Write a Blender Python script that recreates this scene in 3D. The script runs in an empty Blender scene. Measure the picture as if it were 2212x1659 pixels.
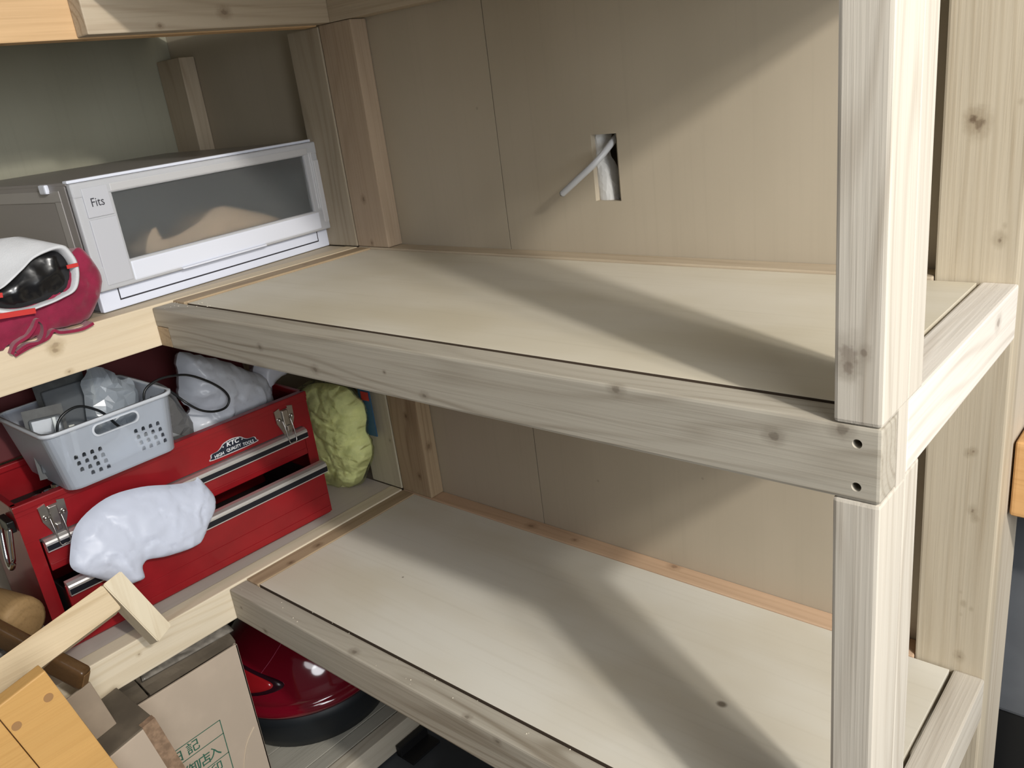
import bpy, bmesh, math, random
from mathutils import Vector, Matrix, noise, geometry

random.seed(7)
sc = bpy.context.scene
COL = sc.collection

# ---------------------------------------------------------------- camera, world, lights
cam_d = bpy.data.cameras.new('camera')
cam = bpy.data.objects.new('camera', cam_d)
COL.objects.link(cam)
rt = Vector((0.75303, 0.64701, -0.11969))
dn = Vector((0.13820, -0.33336, -0.93261))
fw = Vector((-0.64331, 0.68575, -0.34045))
M = Matrix.Identity(4)
for i in range(3):
    M[i][0], M[i][1], M[i][2] = rt[i], -dn[i], -fw[i]
M.translation = (1.37155, -0.61714, 0.28838)
cam.matrix_world = M
cam_d.sensor_width = 36
cam_d.lens = 1824.87 / 2212 * 36
cam_d.clip_start = 0.02
sc.camera = cam

w = bpy.data.worlds.new('room_light')
sc.world = w
w.use_nodes = True
w.node_tree.nodes['Background'].inputs[0].default_value = (0.93, 0.97, 1.0, 1)
w.node_tree.nodes['Background'].inputs[1].default_value = 0.09

def lamp(name, loc, target, size, power, col):
    d = bpy.data.lights.new(name, 'AREA')
    d.shape = 'DISK'; d.size = size; d.energy = power; d.color = col
    o = bpy.data.objects.new(name, d)
    COL.objects.link(o)
    o.location = loc
    o.rotation_euler = (Vector(target) - Vector(loc)).to_track_quat('-Z', 'Y').to_euler()
    return o
lamp('ceiling_lamp', (2.68, -0.66, 1.196), (0.9, 0.2, -0.1), 0.10, 36, (1.0, 0.95, 0.87))
lamp('ceiling_lamp_far', (2.97, -0.62, 1.19), (0.9, 0.2, -0.1), 0.13, 15.5, (1.0, 0.95, 0.87))
lamp('fill_right', (2.75, -0.95, 1.15), (0.6, 0.2, -0.2), 1.4, 25, (0.98, 0.985, 1.0))  # added soft fill, lifts the post's shadow band on the shelves
lamp('fill_low', (3.3, -0.85, 0.35), (0.0, 0.3, -0.3), 1.2, 34, (0.95, 0.975, 1.0))  # added low fill for the left posts and the yellow pack
lamp('fill_front', (0.5, -1.15, 2.2), (0.5, 0.2, -0.3), 0.9, 5, (0.96, 0.98, 1.0))  # added overhead fill, brightens the shelf tops

sc.view_settings.view_transform = 'Standard'
sc.view_settings.look = 'None'
sc.view_settings.gamma = 1
sc.view_settings.use_curve_mapping = False
sc.view_settings.exposure = 0.0

# ---------------------------------------------------------------- helpers
RM = {}
def thing(name, label, cat, loc=(0, 0, 0), rotz=0, group=None):
    o = bpy.data.objects.new(name, None)
    o.empty_display_size = 0.05
    COL.objects.link(o)
    o.location = loc; o.rotation_euler = (0, 0, rotz)
    o['label'] = label; o['category'] = cat
    if group: o['group'] = group
    RM[o.name] = Matrix.Translation(loc) @ Matrix.Rotation(rotz, 4, 'Z')
    return o

def obj(name, bm, mat, parent=None, local=False, smooth=False, label=None, kind=None):
    """one mesh object; world coordinates unless local (the frame of its thing)"""
    me = bpy.data.meshes.new(name)
    if isinstance(bm, bpy.types.Mesh):
        me = bm
    else:
        bmesh.ops.recalc_face_normals(bm, faces=bm.faces)
        bm.to_mesh(me); bm.free()
    o = bpy.data.objects.new(name, me)
    COL.objects.link(o)
    if mat: me.materials.append(mat)
    if smooth:
        for p in me.polygons: p.use_smooth = True
    if parent:
        o.parent = parent
        RM[o.name] = RM[parent.name].copy()
        if not local:
            me.transform(RM[parent.name].inverted())
    else:
        xs = [v.co for v in me.vertices]
        c = Vector(((min(v.x for v in xs) + max(v.x for v in xs)) / 2,
                    (min(v.y for v in xs) + max(v.y for v in xs)) / 2, min(v.z for v in xs)))
        me.transform(Matrix.Translation(-c)); o.location = c
        RM[o.name] = Matrix.Translation(c)
    if label: o['label'] = label
    if kind: o['kind'] = kind
    return o

def tag(o, label, cat, group=None):
    o['label'] = label; o['category'] = cat
    if group: o['group'] = group
    return o

def struct(name, bm, mat, label=None, **k):
    o = obj(name, bm, mat, **k)
    o['kind'] = 'structure'
    if label: o['label'] = label
    return o

def box(bm, lo, hi, bev=0.0, mat=None, seg=2):
    """bevelled box added to bm; mat = optional 4x4 applied afterwards"""
    b = bmesh.new()
    bmesh.ops.create_cube(b, size=1)
    lo, hi = Vector(lo), Vector(hi)
    for v in b.verts:
        v.co = Vector(((lo[i] + hi[i]) / 2 + v.co[i] * (hi[i] - lo[i]) for i in range(3)))
    if bev > 0:
        bmesh.ops.bevel(b, geom=list(b.edges), offset=min(bev, 0.45 * min(hi - lo)), segments=seg, profile=0.6, affect='EDGES')
    if mat is not None: b.transform(mat)
    me = bpy.data.meshes.new('tmp'); b.to_mesh(me); b.free()
    bm.from_mesh(me); bpy.data.meshes.remove(me)
    return bm

def B(lo, hi, bev=0.0, mat=None, seg=2):
    return box(bmesh.new(), lo, hi, bev, mat, seg)

def tube_into(bm, pts, r, n=8, samples=6, cap=True):
    P = [Vector(p) for p in pts]
    path = []
    for i in range(len(P) - 1):
        p0, p1, p2, p3 = P[max(i - 1, 0)], P[i], P[i + 1], P[min(i + 2, len(P) - 1)]
        for k in range(samples):
            t = k / samples
            path.append(0.5 * ((2 * p1) + (-p0 + p2) * t + (2 * p0 - 5 * p1 + 4 * p2 - p3) * t * t + (-p0 + 3 * p1 - 3 * p2 + p3) * t ** 3))
    path.append(P[-1])
    up = Vector((0.31, 0.2, 0.93)); rings = []
    for i, p in enumerate(path):
        d = (path[min(i + 1, len(path) - 1)] - path[max(i - 1, 0)]).normalized()
        a = d.cross(up).normalized(); up2 = a.cross(d)
        rings.append([bm.verts.new(p + r * (math.cos(2 * math.pi * k / n) * a + math.sin(2 * math.pi * k / n) * up2)) for k in range(n)])
    for A, Bq in zip(rings, rings[1:]):
        for k in range(n):
            bm.faces.new((A[k], A[(k + 1) % n], Bq[(k + 1) % n], Bq[k]))
    if cap:
        bm.faces.new(rings[0][::-1]); bm.faces.new(rings[-1])
    return bm

def tube(pts, r, n=8, samples=6): return tube_into(bmesh.new(), pts, r, n, samples)

def lathe(profile, c, n=48, bm=None):
    bm = bm or bmesh.new()
    rings = []
    for r, z in profile:
        if r < 1e-6: rings.append([bm.verts.new((c[0], c[1], z))])
        else: rings.append([bm.verts.new((c[0] + r * math.cos(2 * math.pi * k / n), c[1] + r * math.sin(2 * math.pi * k / n), z)) for k in range(n)])
    for A, Q in zip(rings, rings[1:]):
        for k in range(n):
            k2 = (k + 1) % n
            if len(A) == 1 and len(Q) == 1: continue
            if len(A) == 1: bm.faces.new((A[0], Q[k], Q[k2]))
            elif len(Q) == 1: bm.faces.new((A[k], A[k2], Q[0]))
            else: bm.faces.new((A[k], A[k2], Q[k2], Q[k]))
    return bm

def extrude_profile(prof, y0, y1):
    """prof = list of (x, z); prism along y"""
    bm = bmesh.new()
    a = [bm.verts.new((x, y0, z)) for x, z in prof]; b = [bm.verts.new((x, y1, z)) for x, z in prof]
    n = len(prof)
    for k in range(n): bm.faces.new((a[k], a[(k + 1) % n], b[(k + 1) % n], b[k]))
    bm.faces.new(a[::-1]); bm.faces.new(b)
    return bm

def smooth_outline(pts, k=5):
    out = []; n = len(pts)
    P = [Vector((p[0], p[1])) for p in pts]
    for i in range(n):
        p0, p1, p2, p3 = P[i - 1], P[i], P[(i + 1) % n], P[(i + 2) % n]
        for j in range(k):
            t = j / k
            out.append(0.5 * ((2 * p1) + (-p0 + p2) * t + (2 * p0 - 5 * p1 + 4 * p2 - p3) * t * t + (-p0 + 3 * p1 - 3 * p2 + p3) * t ** 3))
    return out

def fold(p, seed, f):
    """ridged creases"""
    q = p * f + Vector((seed * 3.1, seed * 1.7, seed * 2.3))
    q = q + 0.5 * Vector((noise.noise(q * 0.7), noise.noise(q * 0.7 + Vector((9, 4, 2))), noise.noise(q * 0.7 + Vector((3, 8, 5)))))
    v = noise.voronoi(q * 1.6)[0]
    return 1.5 * (v[0] - 0.42) - 0.6 * abs(noise.noise(q * .8))

def pillow(outline, plane, front, back, amp=0.006, f=22, seed=1, step=0.008, power=0.5, ragged=0.0, smooth_k=5, facets=False, creases=0.0):
    """closed, crumpled bag: outline (a, b) in a plane (origin, axis_a, axis_b), bulging front / back along a x b"""
    o, ax, bx = (Vector(v) for v in plane)
    ax.normalize(); bx = (bx - ax * bx.dot(ax)).normalized(); nz = ax.cross(bx)
    ol = smooth_outline(outline, smooth_k)
    if ragged:
        ol = [p + Vector((noise.noise(Vector((p.x * 60, p.y * 60, seed))), noise.noise(Vector((p.x * 60, p.y * 60, seed + 5))))) * ragged for p in ol]
    x0, x1 = min(p.x for p in ol), max(p.x for p in ol); y0, y1 = min(p.y for p in ol), max(p.y for p in ol)
    pts = list(ol); n = len(ol)
    rnd = random.Random(seed)
    def dist(p):
        d = 9
        for i in range(n):
            a, b = ol[i], ol[(i + 1) % n]; e = b - a
            t = max(0, min(1, (p - a).dot(e) / max(e.length_squared, 1e-12)))
            d = min(d, (p - a - e * t).length)
        return d
    def inside(p):
        c = False
        for i in range(n):
            a, b = ol[i], ol[i - 1]
            if (a.y > p.y) != (b.y > p.y) and p.x < (b.x - a.x) * (p.y - a.y) / (b.y - a.y) + a.x: c = not c
        return c
    y = y0
    while y < y1:
        x = x0
        while x < x1:
            jt = .55 if facets else .3
            p = Vector((x + rnd.uniform(-jt, jt) * step, y + rnd.uniform(-jt, jt) * step))
            if inside(p) and dist(p) > step * 0.5: pts.append(p)
            x += step
        y += step
    v2, _, f2, _, _, _ = geometry.delaunay_2d_cdt(pts, [(i, (i + 1) % n) for i in range(n)], [], 1, 1e-6)
    D = [dist(p) for p in v2]; dm = max(D)
    bm = bmesh.new(); fr = []; bk = []
    for p, d in zip(v2, D):
        s = max(0.0, min(1.0, d / dm)); h = (1 - (1 - s) ** 2) ** power
        P3 = o + ax * p.x + bx * p.y
        e = min(1, d / (step * 2))
        k = (fold(P3, seed, f * .5) * .5 + rnd.uniform(-.5, .5)) if facets else fold(P3, seed, f) * 0.65 + fold(P3, seed + 7, f * 2.3) * 0.3
        if creases:
            qa = P3 * 16 + Vector((seed, 2 * seed, 0)); qb = P3 * 27 + Vector((0, seed, 3 * seed))
            ra = max(0, 1 - abs(noise.noise(qa)) * 9); rb = max(0, 1 - abs(noise.noise(qb)) * 8)
            k += creases * (ra * .8 - rb * .6)
        fr.append(bm.verts.new(P3 + nz * (front * h + amp * k * e)))
        bk.append(fr[-1] if d < 1e-5 else bm.verts.new(P3 - nz * (back * h + amp * .5 * k * e)))
    for t in f2:
        for L, fl in ((fr, False), (bk, True)):
            vs = [L[i] for i in t]
            if fl: vs.reverse()
            try: bm.faces.new(vs)
            except ValueError: pass
    bd = {fr[i] for i, d in enumerate(D) if d < 1e-5}
    for e in bm.edges:
        if e.verts[0] in bd and e.verts[1] in bd: e.smooth = False
    return bm

def cut(o, cutter_bm):
    me = bpy.data.meshes.new('cutter'); bmesh.ops.recalc_face_normals(cutter_bm, faces=cutter_bm.faces)
    cutter_bm.to_mesh(me); cutter_bm.free()
    c = bpy.data.objects.new('cutter', me); COL.objects.link(c)
    c.matrix_world = RM[o.name]
    m = o.modifiers.new('cut', 'BOOLEAN'); m.object = c; m.operation = 'DIFFERENCE'; m.solver = 'EXACT'
    bpy.context.view_layer.update()
    dg = bpy.context.evaluated_depsgraph_get()
    new = bpy.data.meshes.new_from_object(o.evaluated_get(dg))
    o.modifiers.clear(); o.data = new
    bpy.data.objects.remove(c)

def text_bm(s, size, depth, mat4, shear=0.0, xscale=1.0, bold=0.0):
    cu = bpy.data.curves.new('text', 'FONT')
    cu.body = s; cu.size = size; cu.extrude = depth; cu.shear = shear; cu.offset = bold
    cu.align_x = 'CENTER'; cu.align_y = 'CENTER'; cu.resolution_u = 3
    t = bpy.data.objects.new('text', cu); COL.objects.link(t)
    bpy.context.view_layer.update()
    me = bpy.data.meshes.new_from_object(t.evaluated_get(bpy.context.evaluated_depsgraph_get()))
    bpy.data.objects.remove(t)
    bm = bmesh.new(); bm.from_mesh(me); bpy.data.meshes.remove(me)
    bm.transform(mat4 @ Matrix.Diagonal((xscale, 1, 1, 1)))
    return bm

def frame(o, ax, bx):
    """matrix with x = ax, y = bx, z = ax x bx at o"""
    ax = Vector(ax).normalized(); bx = Vector(bx); bx = (bx - ax * bx.dot(ax)).normalized(); n = ax.cross(bx)
    m = Matrix.Identity(4)
    for i in range(3): m[i][0], m[i][1], m[i][2], m[i][3] = ax[i], bx[i], n[i], o[i]
    return m

# ---------------------------------------------------------------- materials
def nodes(name):
    m = bpy.data.materials.new(name); m.use_nodes = True
    nt = m.node_tree
    return m, nt, nt.nodes['Principled BSDF']

class G:
    def __init__(s, nt): s.nt = nt
    def n(s, t, **k):
        x = s.nt.nodes.new(t)
        for a, v in k.items(): setattr(x, a, v)
        return x
    def l(s, a, b): s.nt.links.new(a, b)
    def mix(s, fac, a, b, blend='MIX'):
        x = s.n('ShaderNodeMix', data_type='RGBA', blend_type=blend)
        for sock, v in ((x.inputs[0], fac), (x.inputs[6], a), (x.inputs[7], b)):
            if hasattr(v, 'is_linked') or hasattr(v, 'links'): s.l(v, sock)
            elif isinstance(v, (int, float)): sock.default_value = v
            else: sock.default_value = (*v, 1)
        return x.outputs[2]
    def math(s, op, a, b=None, clamp=False):
        x = s.n('ShaderNodeMath', operation=op, use_clamp=clamp)
        for sock, v in zip(x.inputs, (a, b)):
            if v is None: continue
            if isinstance(v, (int, float)): sock.default_value = v
            else: s.l(v, sock)
        return x.outputs[0]
    def ramp(s, v, a, b, ca=0.0, cb=1.0):
        x = s.n('ShaderNodeMapRange', interpolation_type='SMOOTHSTEP')
        s.l(v, x.inputs[0])
        for i, q in enumerate((a, b, ca, cb)): x.inputs[i + 1].default_value = q
        return x.outputs[0]

def wood(name, axis, base, dark, ring=0.55, density=60, rough=0.62, knots=(), seed=0.0, fleck=0.35, coat=0.0, kcore=0.48):
    """sawn softwood, grain along axis; knots = (x, y, z, radius) in world metres, converted by knot_origin"""
    m, nt, bs = nodes(name); g = G(nt)
    tc = g.n('ShaderNodeTexCoord'); oi = g.n('ShaderNodeObjectInfo')
    off = g.n('ShaderNodeVectorMath', operation='SCALE'); off.inputs[0].default_value = (3.7, 5.1, 4.3)
    g.l(oi.outputs['Random'], off.inputs['Scale'])
    add = g.n('ShaderNodeVectorMath', operation='ADD'); g.l(tc.outputs['Object'], add.inputs[0]); g.l(off.outputs[0], add.inputs[1])
    i = 'XYZ'.index(axis)
    def mapped(along, across):
        mp = g.n('ShaderNodeMapping'); sc_ = [across] * 3; sc_[i] = along
        mp.inputs['Scale'].default_value = sc_; mp.inputs['Location'].default_value = (seed, seed * 1.3, seed * .7)
        g.l(add.outputs[0], mp.inputs[0]); return mp.outputs[0]
    def nz(vec, scale, detail=3, rough_=0.55):
        x = g.n('ShaderNodeTexNoise'); x.inputs['Scale'].default_value = scale; x.inputs['Detail'].default_value = detail
        x.inputs['Roughness'].default_value = rough_; g.l(vec, x.inputs[0]); return x.outputs[0]
    # growth rings: slow warped distance across the grain, folded into bands
    slow = nz(mapped(1.1, 9), 1.0, 2, 0.4)
    sx = g.n('ShaderNodeSeparateXYZ'); g.l(add.outputs[0], sx.inputs[0])
    o_ = [k for k in range(3) if k != i]
    cross = g.math('ADD', sx.outputs[o_[0]], g.math('MULTIPLY', sx.outputs[o_[1]], 1.25))
    fan = g.math('ADD', g.math('MULTIPLY', slow, density * 0.15), g.math('MULTIPLY', cross, density * 0.55))
    band = g.math('PINGPONG', fan, 0.5)
    band = g.ramp(band, 0.22, 0.5)
    fibre = nz(mapped(4, 260), 1.0, 3)
    tone = nz(mapped(2.0, 16), 1.0, 3)
    vary = nz(mapped(2.2, 4), 1.0, 2)
    fac = g.math('MULTIPLY', band, ring)
    fac = g.math('MULTIPLY', fac, g.ramp(vary, 0.3, 0.7, 0.25, 1.0))
    fac = g.math('ADD', fac, g.math('MULTIPLY', g.ramp(fibre, 0.45, 0.75), fleck), True)
    col = g.mix(fac, base, dark)
    lighter = [min(1, c * 1.13) for c in base]
    col = g.mix(g.ramp(tone, 0.35, 0.7, 0, 0.6), col, lighter)
    for (kx, ky, kz, r) in knots:
        d = g.n('ShaderNodeVectorMath', operation='SUBTRACT'); g.l(tc.outputs['Object'], d.inputs[0]); d.inputs[1].default_value = (kx, ky, kz)
        s = g.n('ShaderNodeVectorMath', operation='MULTIPLY'); v = [1.0] * 3; v[i] = 0.75; s.inputs[1].default_value = v; g.l(d.outputs[0], s.inputs[0])
        ln = g.n('ShaderNodeVectorMath', operation='LENGTH'); g.l(s.outputs[0], ln.inputs[0])
        wob = nz(tc.outputs['Object'], 160, 2)
        dd = g.math('ADD', ln.outputs['Value'], g.math('MULTIPLY', g.math('SUBTRACT', wob, 0.5), r * 1.1))
        halo = g.ramp(dd, r * 2.6, r * 0.9)
        core = g.ramp(dd, r * 1.0, r * 0.45)
        col = g.mix(g.math('MULTIPLY', halo, 0.45), col, [c * 0.85 for c in dark])
        col = g.mix(g.math('MULTIPLY', core, kcore), col, (dark[0] * .36, dark[1] * .3, dark[2] * .28))
    g.l(col, bs.inputs['Base Color'])
    bs.inputs['Roughness'].default_value = rough
    bs.inputs['Specular IOR Level'].default_value = 0.25
    bs.inputs['Coat Weight'].default_value = coat; bs.inputs['Coat Roughness'].default_value = 0.25
    bp = g.n('ShaderNodeBump'); bp.inputs['Strength'].default_value = 0.12; bp.inputs['Distance'].default_value = 0.002
    g.l(g.math('ADD', fac, fibre), bp.inputs['Height']); g.l(bp.outputs[0], bs.inputs['Normal'])
    return m

def plywood(name, axis, base, dark, spots=0.5, rough=0.55, marks=()):
    m, nt, bs = nodes(name); g = G(nt)
    tc = g.n('ShaderNodeTexCoord'); i = 'XYZ'.index(axis)
    def nz(along, across, det=3):
        mp = g.n('ShaderNodeMapping'); s = [across] * 3; s[i] = along; mp.inputs['Scale'].default_value = s
        g.l(tc.outputs['Object'], mp.inputs[0])
        x = g.n('ShaderNodeTexNoise'); x.inputs['Scale'].default_value = 1; x.inputs['Detail'].default_value = det; g.l(mp.outputs[0], x.inputs[0])
        return x.outputs[0]
    fib = nz(3, 130); cloud = nz(2.4, 4.5, 3); band = nz(.7, 9, 2)
    col = g.mix(g.ramp(cloud, .35, .7, 0, .75), base, dark)
    col = g.mix(g.ramp(band, .42, .72, 0, .12), col, [c * .95 for c in dark])
    col = g.mix(g.ramp(fib, .5, .8, 0, .15), col, [c * .8 for c in dark])
    # pin knots
    vo = g.n('ShaderNodeTexVoronoi'); vo.inputs['Scale'].default_value = 9; g.l(tc.outputs['Object'], vo.inputs[0])
    pin = g.ramp(vo.outputs['Distance'], 0.030, 0.014, 0, spots)
    col = g.mix(pin, col, [c * .4 for c in dark])
    for (kx, ky, kz, r, st) in marks:
        d = g.n('ShaderNodeVectorMath', operation='SUBTRACT'); g.l(tc.outputs['Object'], d.inputs[0]); d.inputs[1].default_value = (kx, ky, kz)
        s = g.n('ShaderNodeVectorMath', operation='MULTIPLY'); v = [1.0] * 3; v[i] = 1 / st; s.inputs[1].default_value = v; g.l(d.outputs[0], s.inputs[0])
        ln = g.n('ShaderNodeVectorMath', operation='LENGTH'); g.l(s.outputs[0], ln.inputs[0])
        col = g.mix(g.ramp(ln.outputs['Value'], r, r * .35, 0, .8), col, (.09, .06, .035))
    g.l(col, bs.inputs['Base Color'])
    bs.inputs['Roughness'].default_value = rough; bs.inputs['Specular IOR Level'].default_value = 0.3
    bp = g.n('ShaderNodeBump'); bp.inputs['Strength'].default_value = 0.05; bp.inputs['Distance'].default_value = 0.001
    g.l(fib, bp.inputs['Height']); g.l(bp.outputs[0], bs.inputs['Normal'])
    return m

def plain(name, col, rough=0.5, metal=0.0, vary=0.0, vscale=20, bump=0.0, bscale=200, spec=0.5, coat=0.0, trans=0.0, alpha=1.0, ior=1.45, sub=0.0, sheen=0.0):
    m, nt, bs = nodes(name); g = G(nt)
    bs.inputs['Base Color'].default_value = (*col, 1)
    if vary or bump:
        tc = g.n('ShaderNodeTexCoord')
        def nz(s_):
            x = g.n('ShaderNodeTexNoise'); x.inputs['Scale'].default_value = s_; x.inputs['Detail'].default_value = 4; g.l(tc.outputs['Object'], x.inputs[0]); return x.outputs[0]
        if vary:
            c = g.mix(g.ramp(nz(vscale), .35, .7), [max(0, q * (1 - vary)) for q in col], [min(1, q * (1 + vary * .6)) for q in col])
            g.l(c, bs.inputs['Base Color'])
        if bump:
            bp = g.n('ShaderNodeBump'); bp.inputs['Strength'].default_value = bump; bp.inputs['Distance'].default_value = .002
            g.l(nz(bscale), bp.inputs['Height']); g.l(bp.outputs[0], bs.inputs['Normal'])
    for k, v in (('Roughness', rough), ('Metallic', metal), ('Specular IOR Level', spec), ('Coat Weight', coat), ('Transmission Weight', trans), ('Alpha', alpha), ('IOR', ior), ('Sheen Weight', sheen)):
        bs.inputs[k].default_value = v
    bs.inputs['Coat Roughness'].default_value = 0.08
    return m

def film(name, col, clear=0.5, rough=0.25, through=0.4, glow=0.0):
    """thin plastic: part see-through, part diffuse, part glowing through from behind light, glossy on top"""
    m = bpy.data.materials.new(name); m.use_nodes = True; nt = m.node_tree; g = G(nt)
    for x in list(nt.nodes): nt.nodes.remove(x)
    out = g.n('ShaderNodeOutputMaterial')
    tr = g.n('ShaderNodeBsdfTransparent'); tr.inputs[0].default_value = (*[min(1, .55 + .45 * c) for c in col], 1)
    df = g.n('ShaderNodeBsdfDiffuse'); df.inputs[0].default_value = (*col, 1)
    tl = g.n('ShaderNodeBsdfTranslucent'); tl.inputs[0].default_value = (*col, 1)
    gl = g.n('ShaderNodeBsdfGlossy'); gl.inputs['Roughness'].default_value = rough
    def mx(f_, a, b):
        x = g.n('ShaderNodeMixShader')
        if isinstance(f_, (int, float)): x.inputs[0].default_value = f_
        else: g.l(f_, x.inputs[0])
        g.l(a, x.inputs[1]); g.l(b, x.inputs[2]); return x.outputs[0]
    body = mx(through, df.outputs[0], tl.outputs[0])
    body = mx(clear, body, tr.outputs[0])
    fr = g.n('ShaderNodeFresnel'); fr.inputs[0].default_value = 1.45
    g.l(mx(g.math('MULTIPLY', fr.outputs[0], 0.8), body, gl.outputs[0]), out.inputs[0])
    return m

def frosted(name, col, rough=0.35, haze=0.35):
    m, nt, bs = nodes(name)
    bs.inputs['Base Color'].default_value = (*col, 1)
    bs.inputs['Transmission Weight'].default_value = 1 - haze
    bs.inputs['Roughness'].default_value = rough
    bs.inputs['IOR'].default_value = 1.2
    return m

# pine tones
PINE = ((0.48, 0.40, 0.295), (0.29, 0.21, 0.135))
COOL = ((0.405, 0.37, 0.305), (0.24, 0.205, 0.155))
CREAM = ((0.67, 0.56, 0.40), (0.48, 0.36, 0.21))
PALE = ((0.55, 0.505, 0.43), (0.36, 0.31, 0.245))
PINK = ((0.56, 0.39, 0.26), (0.40, 0.26, 0.16))
TAN = ((0.40, 0.30, 0.19), (0.20, 0.125, 0.07))
def rel(parent, ks):
    inv = RM[parent.name].inverted()
    return [(*(inv @ Vector(k[:3])), *k[3:]) for k in ks]

# ---------------------------------------------------------------- structure of the place
D = 0.4837; W = 1.1732; H = 0.5501; T = 0.038; HB = 0.0659; FR = D - 0.038
conc = plain('dark_concrete', (0.055, 0.06, 0.066), 0.75, vary=.35, vscale=6, bump=.25, bscale=90)
struct('floor', B((-0.8, -2.2, -1.24), (3.6, 1.6, -1.18)), conc, 'dark grey concrete floor')
ply_wall = plywood('wall_plywood', 'Z', (0.445, 0.385, 0.295), (0.405, 0.35, 0.265), .3,
                   marks=[(0.439, D, 0.187, .004, 1.5), (0.612, D, 0.279, .003, 1), (0.694, D, 0.019, .004, 1), (0.788, D, 0.049, .003, 4),
                          (0.897, D, 0.089, .003, 5), (0.851, D, 0.054, .003, 1.2), (0.433, D, 0.043, .0025, 4)])
frame_wood = wood('wall_frame_timber', 'Z', (0.50, 0.44, 0.35), (0.36, 0.29, 0.21))
wb = bmesh.new()
box(wb, (-0.72, 0.56, -1.18), (1.1715, 0.575, 1.25))
box(wb, (1.132, 0.4962, -1.18), (1.1715, 0.56, 1.25))
box(wb, (0.6085, 0.4962, -1.18), (0.6465, 0.56, 1.25))
box(wb, (-0.72, 0.4962, -1.18), (-0.632, 0.56, 1.25))
wall_back = struct('wall_back', wb, frame_wood, 'timber framed back wall faced with plywood')
me = bmesh.new(); box(me, (-0.632, D, -1.18), (0.3772, D + .012, 1.25))
p = obj('panel', me, ply_wall)
p.parent = wall_back; p.matrix_parent_inverse = Matrix.Translation(wall_back.location).inverted()
pb = bmesh.new()
for lo, hi in (((.3790, D, -1.18), (.5705, D + .012, 1.25)), ((.6185, D, -1.18), (1.1715, D + .012, 1.25)),
               ((.5705, D, .1885), (.6185, D + .012, 1.25)), ((.5705, D, -1.18), (.6185, D + .012, .087))):
    box(pb, lo, hi)
p = obj('panel', pb, ply_wall)
p.parent = wall_back; p.matrix_parent_inverse = Matrix.Translation(wall_back.location).inverted()
ins = pillow([(-.028, -.07), (.012, -.07), (.020, -.05), (.006, .0), (-.004, .02), (.004, .07), (-.028, .07)], ((.588, .514, .138), (1, 0, 0), (0, 0, 1)), .022, .002, .0015, 30, 3, .006)
p = obj('insulation', ins, plain('white_wrap', (.58, .58, .57), .5, bump=.1), label='white insulation wrap inside the wall opening')
p.parent = wall_back; p.matrix_parent_inverse = Matrix.Translation(wall_back.location).inverted()
ply_left = plywood('left_wall_board', 'Z', (0.39, 0.38, 0.295), (0.34, 0.33, 0.25), .0)
struct('wall_left', B((-0.632, -1.5, -1.18), (-0.6205, D - .0005, 1.25)), ply_left, 'pale green-grey board wall behind the left shelves')

# cable out of the wall opening
t = thing('grey_cable', 'grey round cable sticking out of the square hole in the wall', 'cable', (0.63, 0.52, 0.165))
obj('sheath', tube([(.600, .555, .30), (.604, .545, .24), (.6075, .525, .199), (.6035, .490, .1735), (.592, .462, .150), (.562, .452, .126), (.530, .450, .104)], .0052, 12, 8),
    plain('cable_grey', (.46, .47, .49), .38), t, smooth=True)
cb = bmesh.new()
dirv = Vector((-.032, -.002, -.022)).normalized()
for a in range(3):
    c = Vector((.530, .450, .104)) + Vector((.0012 * math.sin(a * 2.1), .0016 * math.cos(a * 2.1), .0012 * math.sin(a * 2.1 + 1)))
    tube_into(cb, [c - dirv * .003, c + dirv * .0012], .0013, 6, 1)
obj('core', cb, plain('cable_core', (.05, .04, .035), .4), t, label='dark wire ends at the cut end')

# ---------------------------------------------------------------- shelf unit along the back wall
S1 = thing('wooden_shelf_unit', 'pale two by three timber shelf unit with empty shelves along the back wall', 'shelf unit', (0.586, 0.24, -1.18))
def wk(axis, tone, knots=(), parent=None, **k):
    return wood('pine_%s_%d' % (axis.lower(), len(bpy.data.materials)), axis, tone[0], tone[1], knots=rel(parent or S1, knots), seed=len(bpy.data.materials) * .37, **k)
# front beams
b = extrude_profile([(.0004, -.0315), (T, -.0315), (T, -HB), (W, -HB), (W, 0), (.0004, 0)], 0, T)
bmesh.ops.recalc_face_normals(b, faces=b.faces)
bmesh.ops.bevel(b, geom=[e for e in b.edges if e.is_convex], offset=.003, segments=2, profile=.6, affect='EDGES')
fb = obj('front_beam', b, wk('X', COOL, [(.308, 0, -.033, .0035), (.434, 0, -.05, .004), (.927, 0, -.004, .0045), (1.085, 0, -.022, .0045), (.581, 0, -.034, .0018), (.648, 0, -.054, .0035), (1.142, 0, -.005, .005)], ring=.8, density=95), S1)
cb = bmesh.new()
for z in (-.0152, -.0533):
    mm = Matrix.Translation(S1.location).inverted() @ Matrix.Translation((1.1545, 0.004, z)) @ Matrix.Rotation(math.pi / 2, 4, 'X')
    bmesh.ops.create_cone(cb, cap_ends=True, segments=24, radius1=.0040, radius2=.0040, depth=.028, matrix=mm)
cut(fb, cb)
steel = plain('dark_screw_steel', (.16, .15, .14), .35, 1.0)
for z in (-.0152, -.0533):
    sb = bmesh.new()
    bmesh.ops.create_cone(sb, cap_ends=True, segments=20, radius1=.0036, radius2=.0036, depth=.003, matrix=Matrix.Translation((1.1545, .0165, z)) @ Matrix.Rotation(math.pi / 2, 4, 'X'))
    obj('screw', sb, steel, S1, label='dark screw sunk in a hole')
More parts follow.
